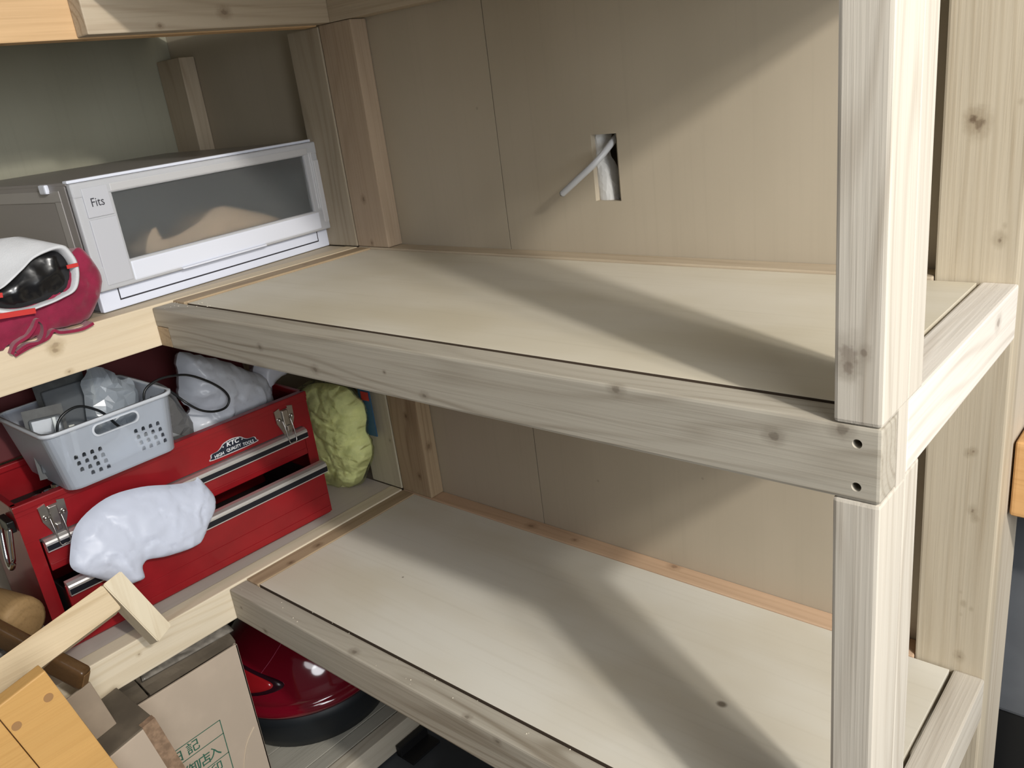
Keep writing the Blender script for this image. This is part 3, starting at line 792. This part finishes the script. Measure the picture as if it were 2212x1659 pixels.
A = [b.verts.new((face_x(zc) + .0016, yc + y * 1.09, zc + z * 1.28)) for y, z in pts]; Q = [b.verts.new((face_x(zc) + .0022, yc + y * 1.0, zc + z * 1.0)) for y, z in pts]; A2 = [b.verts.new((face_x(zc) - .002, yc + y * 1.0, zc + z * 1.0)) for y, z in pts]
for k in range(len(pts)):
    k2 = (k + 1) % len(pts)
    b.faces.new((A[k], A[k2], Q[k2], Q[k])); b.faces.new((Q[k], Q[k2], A2[k2], A2[k]))
obj('grip_edge', b, bpy.data.materials['basket_rim'], BK, label='raised edge round the handle slot')

# things in the basket
pk_dark = plain('dark_card', (.025, .028, .027), .5, vary=.4, vscale=60)
clear = film('clear_film', (.60, .64, .68), .85, .12, .3)
def pack(label, c, ax, bx, wdt, hgt, tk):
    t = thing('blister_pack', label, 'pack', c)
    m4 = frame(c, ax, bx)
    obj('card', B((-wdt / 2, 0, -.001), (wdt / 2, hgt, .0005), .0, m4), pk_dark, t)
    obj('clear_shell', B((-wdt / 2 * .8, .010, .0006), (wdt / 2 * .8, hgt * .86, tk), .004, m4), clear, t)
    return t
t = pack('dark carded pack with a clear shell at the left of the basket', (-.125, -.176, -.2590), (.25, .95, -.05), (-.25, .10, .95), .062, .120, .014)
obj('edge_strip', B((.010, .004, .014), (.016, .10, .0165), .001, frame((-.125, -.176, -.2590), (.25, .95, -.05), (-.25, .10, .95))), plain('grey_edge', (.42, .46, .46), .3), t)
t = pack('dark printed pack standing behind the black cable in the basket', (-.185, -.110, -.2590), (.1, .99, 0), (-.12, .05, .99), .085, .150, .012)
b = B((-.004, 0, -.0015), (.005, .055, .0015), .001, frame((-.098, -.148, -.2290), (.2, .97, -.1), (-.15, .12, .95)))
tag(obj('white_strip', b, plain('dull_white', (.52, .53, .48), .5)), 'narrow dull white strip standing among the packs in the basket', 'strip')
b = B((-.003, 0, -.0012), (.0035, .160, .0012), .001, frame((-.150, -.085, -.2560), (.2, .97, -.1), (-.10, .02, .95)))
tag(obj('clear_strip', b, plain('pale_grey_plastic', (.40, .40, .36), .25)), 'tall pale plastic strip upright in the middle of the basket', 'strip')
b = pillow([(-.095, -.245), (-.02, -.245), (-.004, -.20), (.0, -.165), (-.006, -.145), (-.022, -.140), (-.030, -.125), (-.048, -.108), (-.075, -.112), (-.09, -.15)], ((-.165, 0, 0), (.1, 1, 0), (-.1, 0, 1)), .022, .012, .009, 22, 8, .011, ragged=.006, facets=True)
tag(obj('clear_plastic_bag', b, film('clear_bag', (.60, .66, .72), .50, .14, .3)), 'crinkled clear plastic bag standing at the back of the basket', 'bag')
b = pillow([(-.12, -.256), (-.06, -.256), (-.02, -.257), (-.012, -.235), (-.05, -.222), (-.072, -.200), (-.085, -.215), (-.118, -.226)], ((-.075, 0, 0), (0, 1, 0), (0, 0, 1)), .020, .03, .006, 30, 9, .006)
tag(obj('white_packet', b, film('white_packet_film', (.80, .82, .84), .05, .3, .2), smooth=True), 'white plastic packet low in the basket behind the round holes', 'packet')
cable_b = bmesh.new()
tube_into(cable_b, [(-.075, -.180, -.235), (-.072, -.177, -.190), (-.070, -.175, -.164), (-.070, -.166, -.148), (-.070, -.148, -.139), (-.072, -.129, -.140), (-.076, -.109, -.153), (-.082, -.092, -.170), (-.09, -.07, -.205), (-.10, -.045, -.215), (-.088, -.024, -.190), (-.088, -.012, -.157), (-.088, .017, -.146), (-.088, .052, -.150), (-.088, .078, -.160), (-.088, .110, -.184), (-.088, .133, -.209), (-.088, .140, -.229), (-.088, .129, -.243), (-.088, .104, -.242), (-.088, .078, -.229), (-.088, .055, -.205), (-.114, .040, -.178), (-.112, .022, -.168), (-.108, .004, -.180), (-.105, -.01, -.20)], .0023, 8, 6)
tag(obj('black_cable', cable_b, plain('black_rubber', (.010, .011, .012), .35), smooth=True), 'thin black cable looping out of the basket over the tool chest', 'cable')

# ---------------------------------------------------------------- white bags inside the right half of the tool chest
b = pillow([(.070, -.300), (.10, -.318), (.16, -.320), (.21, -.322), (.275, -.320), (.270, -.290), (.262, -.235), (.235, -.215), (.19, -.178), (.14, -.150), (.102, -.130), (.090, -.150), (.086, -.180), (.078, -.22), (.092, -.245), (.074, -.262)],
           ((-.160, 0, 0), (0, 1, 0), (0, 0, 1)), .055, .05, .0075, 16, 12, .0055, ragged=.004, creases=1.0)
for v in b.verts: v.co.z = max(v.co.z, -.330)
tag(obj('white_plastic_bag', b, film('white_bag_film_b', (.80, .84, .92), .06, .25, .25), smooth=True), 'crumpled white plastic bag heaped in the tool chest right of the cable loop', 'bag')
b = pillow([(.25, -.315), (.285, -.318), (.285, -.292), (.30, -.262), (.350, -.255), (.375, -.235), (.36, -.21), (.31, -.200), (.272, -.205), (.255, -.235), (.245, -.26)],
           ((-.185, 0, 0), (0, 1, 0), (0, 0, 1)), .035, .04, .008, 24, 14, .010, ragged=.003, facets=True)
for v in b.verts:
    if v.co.z < -.262 and v.co.y > .27: v.co.z = -.262
tag(obj('white_plastic_bag', b, film('white_bag_film_c', (.76, .78, .86), .05, .3, .2), smooth=True), 'smaller white plastic bag over the right end of the tool chest', 'bag')
b = pillow([(.020, -.30), (.085, -.318), (.093, -.285), (.075, -.235), (.060, -.190), (.030, -.165), (.018, -.20)], ((-.150, 0, 0), (0, 1, 0), (0, 0, 1)), .022, .012, .007, 22, 15, .012, facets=True)
tag(obj('grey_plastic_bag', b, film('grey_bag_film', (.20, .20, .20), .2, .25, .3)), 'limp grey plastic bag between the basket and the white bag', 'bag')

# ---------------------------------------------------------------- yellow cloth pack in the corner
YP = thing('cloth_pack', 'clear bag of lime yellow cloths in the corner behind the tool chest', 'cloth pack', (-.18, .40, -.547))
YA = Vector((.944, .33, 0)).normalized(); YO = Vector((-.055, .423, 0)) + YA * .055
yel = plain('lime_cloth', (.97, .99, .48), .85, vary=.10, vscale=45, bump=.5, bscale=240)
b = pillow([(-.300, -.545), (-.22, -.546), (-.15, -.546), (-.105, -.538), (-.078, -.500), (-.058, -.465), (-.055, -.43), (-.062, -.405), (-.053, -.375), (-.056, -.34), (-.072, -.325), (-.09, -.305), (-.14, -.295), (-.182, -.298), (-.22, -.315), (-.30, -.33)],
           (YO, YA, (0, 0, 1)), .046, .024, .0012, 14, 21, .0045, power=.28)
YNV = Vector((YA.y, -YA.x, 0))
for v in b.verts:
    if (v.co - YO).dot(YNV) > .002:
        a_ = (v.co - YO).dot(YA)
        zz = v.co.z + .012 * math.sin(a_ * 40) + .006 * math.sin(a_ * 95 + v.co.z * 30)
        big = abs(((zz + .55) / .062) % 1 - .5) * 2
        fine = abs(((zz + .55) / .0105) % 1 - .5) * 2
        v.co -= YNV * (.009 * max(0, big - .6) / .4 + .0026 * fine + .008 * math.exp(-((a_ + .165 + .02 * math.sin(zz * 30)) / .008) ** 2))
    v.co.y = min(v.co.y, .4415)
obj('yellow_cloths', b, yel, YP, smooth=True)
b = pillow([(-.302, -.546), (-.22, -.5465), (-.15, -.5465), (-.10, -.541), (-.072, -.500), (-.052, -.465), (-.050, -.43), (-.054, -.405), (-.048, -.375), (-.050, -.34), (-.066, -.318), (-.09, -.300), (-.14, -.289), (-.182, -.290), (-.24, -.318), (-.30, -.327)],
           (YO, YA, (0, 0, 1)), .052, .027, .0022, 22, 22, .010, power=.29, facets=True)
for v in b.verts: v.co.y = min(v.co.y, .4425)
obj('clear_wrapper', b, film('wrapper_film', (.92, .96, .85), .955, .06, .3), YP, label='shiny clear plastic wrapper')
b = B((-.075, .430, -.42), (-.036, .433, -.286), .001)
obj('backing_card', b, plain('blue_card', (.03, .10, .20), .4), YP, label='blue printed card at the back of the pack')
b = B((-.064, .4285, -.335), (-.040, .4299, -.315)); obj('card_patch', b, plain('red_print', (.5, .03, .03), .4), YP, label='red patch on the card')

# ---------------------------------------------------------------- grey box, mallet, left of the tool chest
t = thing('metal_case', 'low dark grey case on the lower shelf left of the tool chest', 'case', (-.18, -.46, -.5474))
obj('case_body', B((-.30, -.62, -.5473), (-.055, -.292, -.480), .004), plain('grey_case', (.11, .11, .105), .45, vary=.3), t)
obj('case_lid', B((-.302, -.622, -.480), (-.053, -.290, -.4720), .003), plain('grey_case_lid', (.24, .235, .225), .4, vary=.3), t)
t = thing('wooden_mallet', 'round headed tan wooden mallet lying left of the tool chest', 'mallet', (-.1, -.36, -.472))
mw = wood('mallet_wood', 'X', (.30, .19, .085), (.18, .11, .045), ring=.8)
b = lathe([(0, -.075), (.030, -.075), (.037, -.070), (.0385, -.05), (.0385, .06), (.037, .070), (.030, .075), (0, .075)], (0, 0), 28)
b.transform(Matrix.Translation((-.105, -.338, -.4330)) @ Matrix.Rotation(math.radians(14), 4, 'Z') @ Matrix.Rotation(math.pi / 2, 4, 'Y'))
obj('mallet_head', b, mw, t, smooth=True)
obj('handle', tube([(-.108, -.37, -.434), (-.112, -.45, -.440), (-.118, -.58, -.452)], .0125, 12, 4), wood('handle_wood', 'Y', (.45, .32, .17), (.3, .2, .1)), t, smooth=True)

# ---------------------------------------------------------------- low: red machine on the bottom shelf
VC = thing('round_red_machine', 'glossy dark red domed machine with black base on the bottom shelf', 'machine', (-.262, .262, -1.1085))
cc = (-.262, .262)
obj('base', lathe([(0, -1.1083), (.168, -1.1083), (.185, -1.098), (.197, -1.07), (.202, -1.03), (.202, -1.006), (.190, -1.000), (0, -1.0)], cc, 64), plain('matt_black', (.010, .013, .016), .5), VC, smooth=True)
gloss = plain('glossy_dark_red', (.16, .003, .012), .12, coat=1.0)
b = lathe([(.190, -1.0), (.2045, -1.002), (.2085, -.994), (.2085, -.984), (.2035, -.978), (.198, -.974), (.2005, -.968), (.1990, -.955), (.190, -.925), (.173, -.890), (.145, -.860), (.10, -.838), (.05, -.829), (0, -.826)], cc, 72)
obj('dome', b, gloss, VC, smooth=True)
def domept(phi, s, lift):
    prof = [(.1995, -.957), (.190, -.925), (.173, -.890), (.145, -.860), (.10, -.838)]
    s = max(0, min(3.999, s)); i = int(s); f_ = s - i
    r = prof[i][0] * (1 - f_) + prof[i + 1][0] * f_; z = prof[i][1] * (1 - f_) + prof[i + 1][1] * f_
    nr = Vector((math.cos(phi), math.sin(phi), .55 + .3 * s)).normalized()
    return Vector((cc[0] + r * math.cos(phi), cc[1] + r * math.sin(phi), z)) + nr * lift
def lens(scale, lift):
    b = bmesh.new(); out = []
    for k in range(28):
        a = 2 * math.pi * k / 28
        u = math.cos(a) * .60 * scale; v = math.sin(a) * .95 * scale * (1 - .35 * math.cos(a))
        out.append((-1.42 + u, 1.12 + v))
    rows = []
    for q in (1.0, .8, .5, .2):
        rows.append([b.verts.new(domept(-1.42 + (p_[0] + 1.42) * q, 1.12 + (p_[1] - 1.12) * q, lift + .002 * (1 - q))) for p_ in out])
    base = [b.verts.new(domept(p_[0], p_[1], -.004)) for p_ in out]
    rows.insert(0, base)
    for A, Q in zip(rows, rows[1:]):
        for k in range(28): b.faces.new((A[k], A[(k + 1) % 28], Q[(k + 1) % 28], Q[k]))
    b.faces.new(rows[-1])
    return b
obj('window_surround', lens(1.0, .0022), plain('dark_surround', (.02, .004, .008), .3), VC, smooth=True, label='dark rim round the red window')
obj('window', lens(.78, .0040), plain('red_window', (.28, .008, .012), .25, coat=.5), VC, smooth=True, label='brighter red rounded window')
obj('seam', tube([domept(-1.15 + .05 * k, 1.6 + .3 * k, .0004) for k in range(8)], .0008, 5, 3), plain('seam_pink', (.35, .05, .09), .3), VC)

# black bracket on the floor by the bottom shelf
b = bmesh.new(); box(b, (.004, .285, -1.179), (.020, .372, -1.150), .002); box(b, (.004, .285, -1.1795), (.060, .372, -1.174), .001)
tag(obj('steel_bracket', b, plain('bracket_black', (.008, .008, .009), .5)), 'small black angle bracket on the floor beside the bottom shelf beam', 'bracket')

# ---------------------------------------------------------------- cardboard boxes
card = plain('brown_cardboard', (.52, .425, .33), .85, vary=.09, vscale=9, bump=.15, bscale=60)
card_d = plain('dark_shaded_cardboard', (.13, .105, .075), .85, vary=.25, vscale=18, bump=.3, bscale=40)  # shade of the beam on the flaps is put into this dark brown
BB = thing('cardboard_box', 'tall open cardboard box printed with green Japanese writing under the left shelf', 'box', (-.17, -.19, -1.1085))
y0, y1, x0, x1, zt = -.372, -.010, -.335, -.006, -.6700
b = bmesh.new()
box(b, (x1 - .005, y0, -1.108), (x1, y1, zt), .0015); box(b, (x0, y0, -1.108), (x0 + .005, y1, zt), .0015)
box(b, (x0, y0, -1.108), (x1, y0 + .005, zt), .0015); box(b, (x0, y1 - .005, -1.108), (x1, y1, zt), .0015); box(b, (x0, y0, -1.108), (x1, y1, -1.103))
obj('box_body', b, card, BB)
def flap(pts, thick, seed, nu=26, nv=8, amp=.004, tear=.0):
    P = [Vector(p) for p in pts]; bm = bmesh.new(); nrm = (P[1] - P[0]).cross(P[3] - P[0]).normalized()
    top = []; bot = []
    for j in range(nv + 1):
        a, c_ = [], []
        for i in range(nu + 1):
            u, v = i / nu, j / nv
            if j == nv and tear: v += tear * noise.noise(Vector((u * 14, seed, 0)))
            q = (P[0] * (1 - u) + P[1] * u) * (1 - v) + (P[3] * (1 - u) + P[2] * u) * v
            q = q + nrm * amp * noise.noise(Vector((u * 5, v * 4, seed))) * min(1, 3 * v)
            a.append(bm.verts.new(q)); c_.append(bm.verts.new(q - nrm * thick))
        top.append(a); bot.append(c_)
    for j in range(nv):
        for i in range(nu):
            bm.faces.new((top[j][i], top[j][i + 1], top[j + 1][i + 1], top[j + 1][i])); bm.faces.new((bot[j][i], bot[j + 1][i], bot[j + 1][i + 1], bot[j][i + 1]))
    for j in range(nv):
        for i in (0, nu): bm.faces.new((top[j][i], top[j + 1][i], bot[j + 1][i], bot[j][i]))
    for i in range(nu):
        for j in (0, nv): bm.faces.new((top[j][i], top[j][i + 1], bot[j][i + 1], bot[j][i]))
    return bm
obj('flap', flap([(-.012, y1, zt + .001), (-.012, -.185, zt + .001), (-.085, -.190, zt + .028), (-.095, .0, zt + .030)], .004, 2, tear=.25), card_d, BB, label='dark folded top flap')
obj('flap', flap([(-.010, -.19, zt + .002), (-.010, y0, zt + .000), (-.07, y0 - .02, zt + .050), (-.075, -.19, zt + .024)], .004, 5, tear=.35), card_d, BB, label='dark folded top flap')
b = flap([(-.035, .002, zt + .010), (-.030, -.185, zt + .022), (-.060, -.175, zt + .034), (-.090, .0, zt + .034)], .004, 8, tear=.5, amp=.010)
obj('torn_tape', b, plain('crinkled_tape', (.22, .20, .17), .3, vary=.3, vscale=60), BB, smooth=True, label='torn shiny tape along the flap edge')
# green print on the front face
grn = plain('green_print', (.035, .13, .085), .7)
gx = x1 + .0004
def gline(bm, a, c_, wdt=.0009):
    a, c_ = Vector((gx, *a)), Vector((gx, *c_)); d = (c_ - a).normalized(); s = d.cross(Vector((1, 0, 0))) * wdt
    f4 = [bm.verts.new(v) for v in (a - s, c_ - s, c_ + s, a + s)]; bm.faces.new(f4)
b = bmesh.new()
gline(b, (-.083, -.7985), (-.30, -.8020)); gline(b, (-.083, -.8300), (-.30, -.8360)); gline(b, (-.083, -.8760), (-.30, -.8850)); gline(b, (-.083, -.7980), (-.086, -1.05)); gline(b, (-.083, -.965), (-.30, -.97)); gline(b, (-.165, -.922), (-.165, -.922))
obj('printed_table', b, grn, BB, label='green ruled lines printed on the box')
b = bmesh.new()
for s, y, z, sz in (('日', -.1755, -.8180, .026), ('記', -.1440, -.8165, .027), ('御', -.1560, -.8600, .028), ('店', -.1310, -.8590, .028), ('入', -.1090, -.8575, .026), ('印', -.1130, -.8930, .025), ('印', -.1130, -.9230, .025), ('刷', -.1130, -.9530, .024)):
    t2 = text_bm(s, sz, .0001, frame((gx, y, z), (0, 1, 0), (0, 0, 1)), bold=.0002)
    mm = bpy.data.meshes.new('t'); t2.to_mesh(mm); t2.free(); b.from_mesh(mm)
obj('lettering', b, grn, BB, label='green printed Japanese characters')
b = pillow([(-.0035, -.012), (.004, -.010), (.0025, .002), (.0005, .013), (-.001, .004)], ((gx - .0012, -.2010, -.7500), (0, 1, 0), (0, 0, 1)), .0014, .0002, 0, 1, 1, .003)
obj('scuff', b, plain('scuff_brown', (.15, .11, .07), .9), BB, label='small brown scuff mark')
b = bmesh.new()
tube_into(b, [(x1, -.022, -.862), (x1 + .0005, -.045, -.885), (x1, -.062, -.925), (x1 + .0005, -.072, -.975), (x1, -.080, -1.03)], .0014, 6, 4)
obj('crease', b, plain('pale_crease', (.56, .46, .34), .8), BB, label='pale raised crease')

# small taped box in front of it
SB = thing('cardboard_box', 'small leaning cardboard box sealed with shiny brown tape in front of the printed box', 'box', (.08, -.3, -1.18))
u = Vector((0, -.17, .985)).normalized(); e1 = Vector((.0, -.985, -.17)).normalized()
m4 = frame((.152, -.240, -.600), e1, u)         # x runs to the left, y up, z towards +x or -x
sgn = 1 if m4.to_3x3() @ Vector((0, 0, 1)) @ Vector((1, 0, 0)) > 0 else -1
def SBx(a0, a1, h0, h1, d0, d1, bev=.0015):
    z0, z1 = sorted((-d0 * sgn, -d1 * sgn))
    return B((a0, h0, z0), (a1, h1, z1), bev, m4)
obj('box_body', SBx(0, .19, -.545, 0, 0, .135), card, SB)
obj('lid_top', SBx(.0005, .1895, .0002, .003, .001, .134), card_d, SB, label='dark brown top of the box')
obj('tape', SBx(-.0006, .022, -.40, .0036, -.0006, .012, .0005), plain('shiny_brown_tape', (.30, .20, .13), .18, vary=.25, vscale=90, bump=.5, bscale=110), SB, label='crinkled shiny brown tape along the corner')
obj('flap', SBx(.040, .175, .0032, .098, .052, .056), plain('flap_cardboard', (.33, .26, .19), .85, vary=.1), SB, label='upright open flap')

# ---------------------------------------------------------------- leaning timber things at the lower left
LB = thing('timber_bracket', 'L-shaped pair of joined pale pine battens leaning over the cardboard boxes', 'timber', (.1, -.3, -.6))
def tilt(px, py, pz, ang): return Matrix.Translation((px, py, pz)) @ Matrix.Rotation(ang, 4, 'X')
def batten(q, x0, x1):
    bm = bmesh.new(); a = [bm.verts.new((x1, *p)) for p in q]; c = [bm.verts.new((x0, p[0] + .0023, p[1] - .027)) for p in q]
    bm.faces.new(a); bm.faces.new(c[::-1])
    for k in range(4): bm.faces.new((a[k], a[(k + 1) % 4], c[(k + 1) % 4], c[k]))
    bmesh.ops.recalc_face_normals(bm, faces=bm.faces)
    bmesh.ops.bevel(bm, geom=list(bm.edges), offset=.0016, segments=2, affect='EDGES')
    return bm
obj('batten', batten([(-.2355, -.369), (-.2195, -.4205), (-.512, -.478), (-.525, -.425)], .062, .0995), wood('batten_wood', 'Y', (.74, .60, .40), (.56, .42, .25), ring=.6), LB)
obj('batten', batten([(-.235, -.3685), (-.204, -.361), (-.155, -.494), (-.183, -.509)], .055, .1005), wood('batten_wood_upright', 'Z', (.76, .67, .50), (.62, .51, .35), ring=.5), LB)

OP = thing('plank_stand', 'orange varnished plank stand with round dowel plugs at the lower left corner', 'stand', (.24, -.5, -1.18))
m4 = tilt(.25, -.379, -.366, math.radians(12))
om = wood('orange_varnished', 'Y', (.62, .36, .125), (.50, .26, .08), ring=.35, rough=.35, coat=.25, fleck=.2)
b = bmesh.new()
box(b, (-.024, -.42, -.072), (0, 0, 0), .002, m4); box(b, (-.024, -.42, -.80), (0, 0, -.0726), .002, m4)
b2 = bmesh.new()
mt = Matrix.Translation((.25, -.379, -.366)) @ Matrix.Rotation(math.radians(12), 4, 'X')
obj('board', B((-.024, -.0700, -.80), (0, 0, 0), .002, m4), om, OP); b.free()
obj('board', B((-.024, -.42, -.80), (0, -.0708, -.0005), .002, m4), om, OP)
pl = plain('dowel_plug', (.36, .20, .085), .5)
for a, h in ((-.015, -.036), (-.061, -.040), (-.02, -.30)):
    b = bmesh.new()
    bmesh.ops.create_cone(b, cap_ends=True, segments=20, radius1=.0062, radius2=.0062, depth=.004, matrix=m4 @ Matrix.Translation((-.0015, a, h)) @ Matrix.Rotation(math.pi / 2, 4, 'Y'))
    obj('dowel_plug', b, pl, OP, label='round dark dowel plug')

t = thing('brown_rail', 'dark brown rounded wooden rail lying across behind the orange panel', 'rail', (.1, -.35, -.43))
a, c_ = Vector((-.060, -.3880, -.3890)), Vector((.120, -.3050, -.4900))
m4 = frame(a, c_ - a, (0, .05, 1)); ln = (c_ - a).length
obj('rail_bar', B((0, -.019, -.011), (ln, .019, .011), .0085, m4, seg=4), wood('rail_brown', 'X', (.085, .045, .018), (.05, .025, .010), rough=.35, coat=.3), t, smooth=True)
obj('rail_end', B((ln - .0015, -.0125, -.0065), (ln + .0008, .0125, .0065), .004, m4, seg=3), wood('rail_end_brown', 'Z', (.17, .095, .04), (.10, .055, .022)), t, label='paler cut end')

# ---------------------------------------------------------------- right: rail and cabinet
TR = thing('timber_rail', 'orange-stained square timber fixed at the right end of the wall', 'timber', (1.4, .42, -.22))
obj('bar', B((1.1740, .500, -.325), (1.75, .568, -.218), .006, seg=3), wood('orange_timber', 'X', (.62, .36, .15), (.48, .25, .09), ring=.5), TR)
b = B((1.1720, .515, -.30), (1.1745, .555, -.24), .0005); obj('fixing_plate', b, frame_wood, TR)
t = thing('grey_cabinet', 'dark grey metal cabinet with black base right of the shelf unit', 'cabinet', (1.6, .8, -1.18))
obj('cabinet_body', B((1.02, .62, -.735), (2.2, 1.0, -.20), .006), plain('grey_paint', (.13, .138, .15), .45, vary=.12, vscale=8), t)
obj('cabinet_base', B((1.03, .625, -1.18), (2.19, .99, -.735), .004), plain('black_base', (.012, .012, .012), .5), t)

# ---------------------------------------------------------------- sawdust flecks
b = bmesh.new(); R_ = random.Random(4)
def fleck(p, s):
    bmesh.ops.create_icosphere(b, subdivisions=1, radius=s, matrix=Matrix.Translation(p) @ Matrix.Diagonal((1, 1, .35, 1)))
for k in range(70):
    fleck((R_.uniform(.05, .95), R_.uniform(.0, .40), -H - .0015 if R_.random() < 2 else 0), R_.uniform(.0006, .0013))
for k in range(14): fleck((R_.uniform(.003, .12), R_.uniform(.003, .05), .0012), R_.uniform(.0006, .0016))
for k in range(16): fleck((R_.uniform(.0, .8), R_.uniform(.001, .036), -H + .0006), R_.uniform(.0006, .0013))
o = obj('wood_shavings', b, plain('shaving_white', (.85, .79, .65), .8), kind='stuff')
tag(o, 'tiny pale wood shavings scattered on the empty lower shelf', 'shavings')
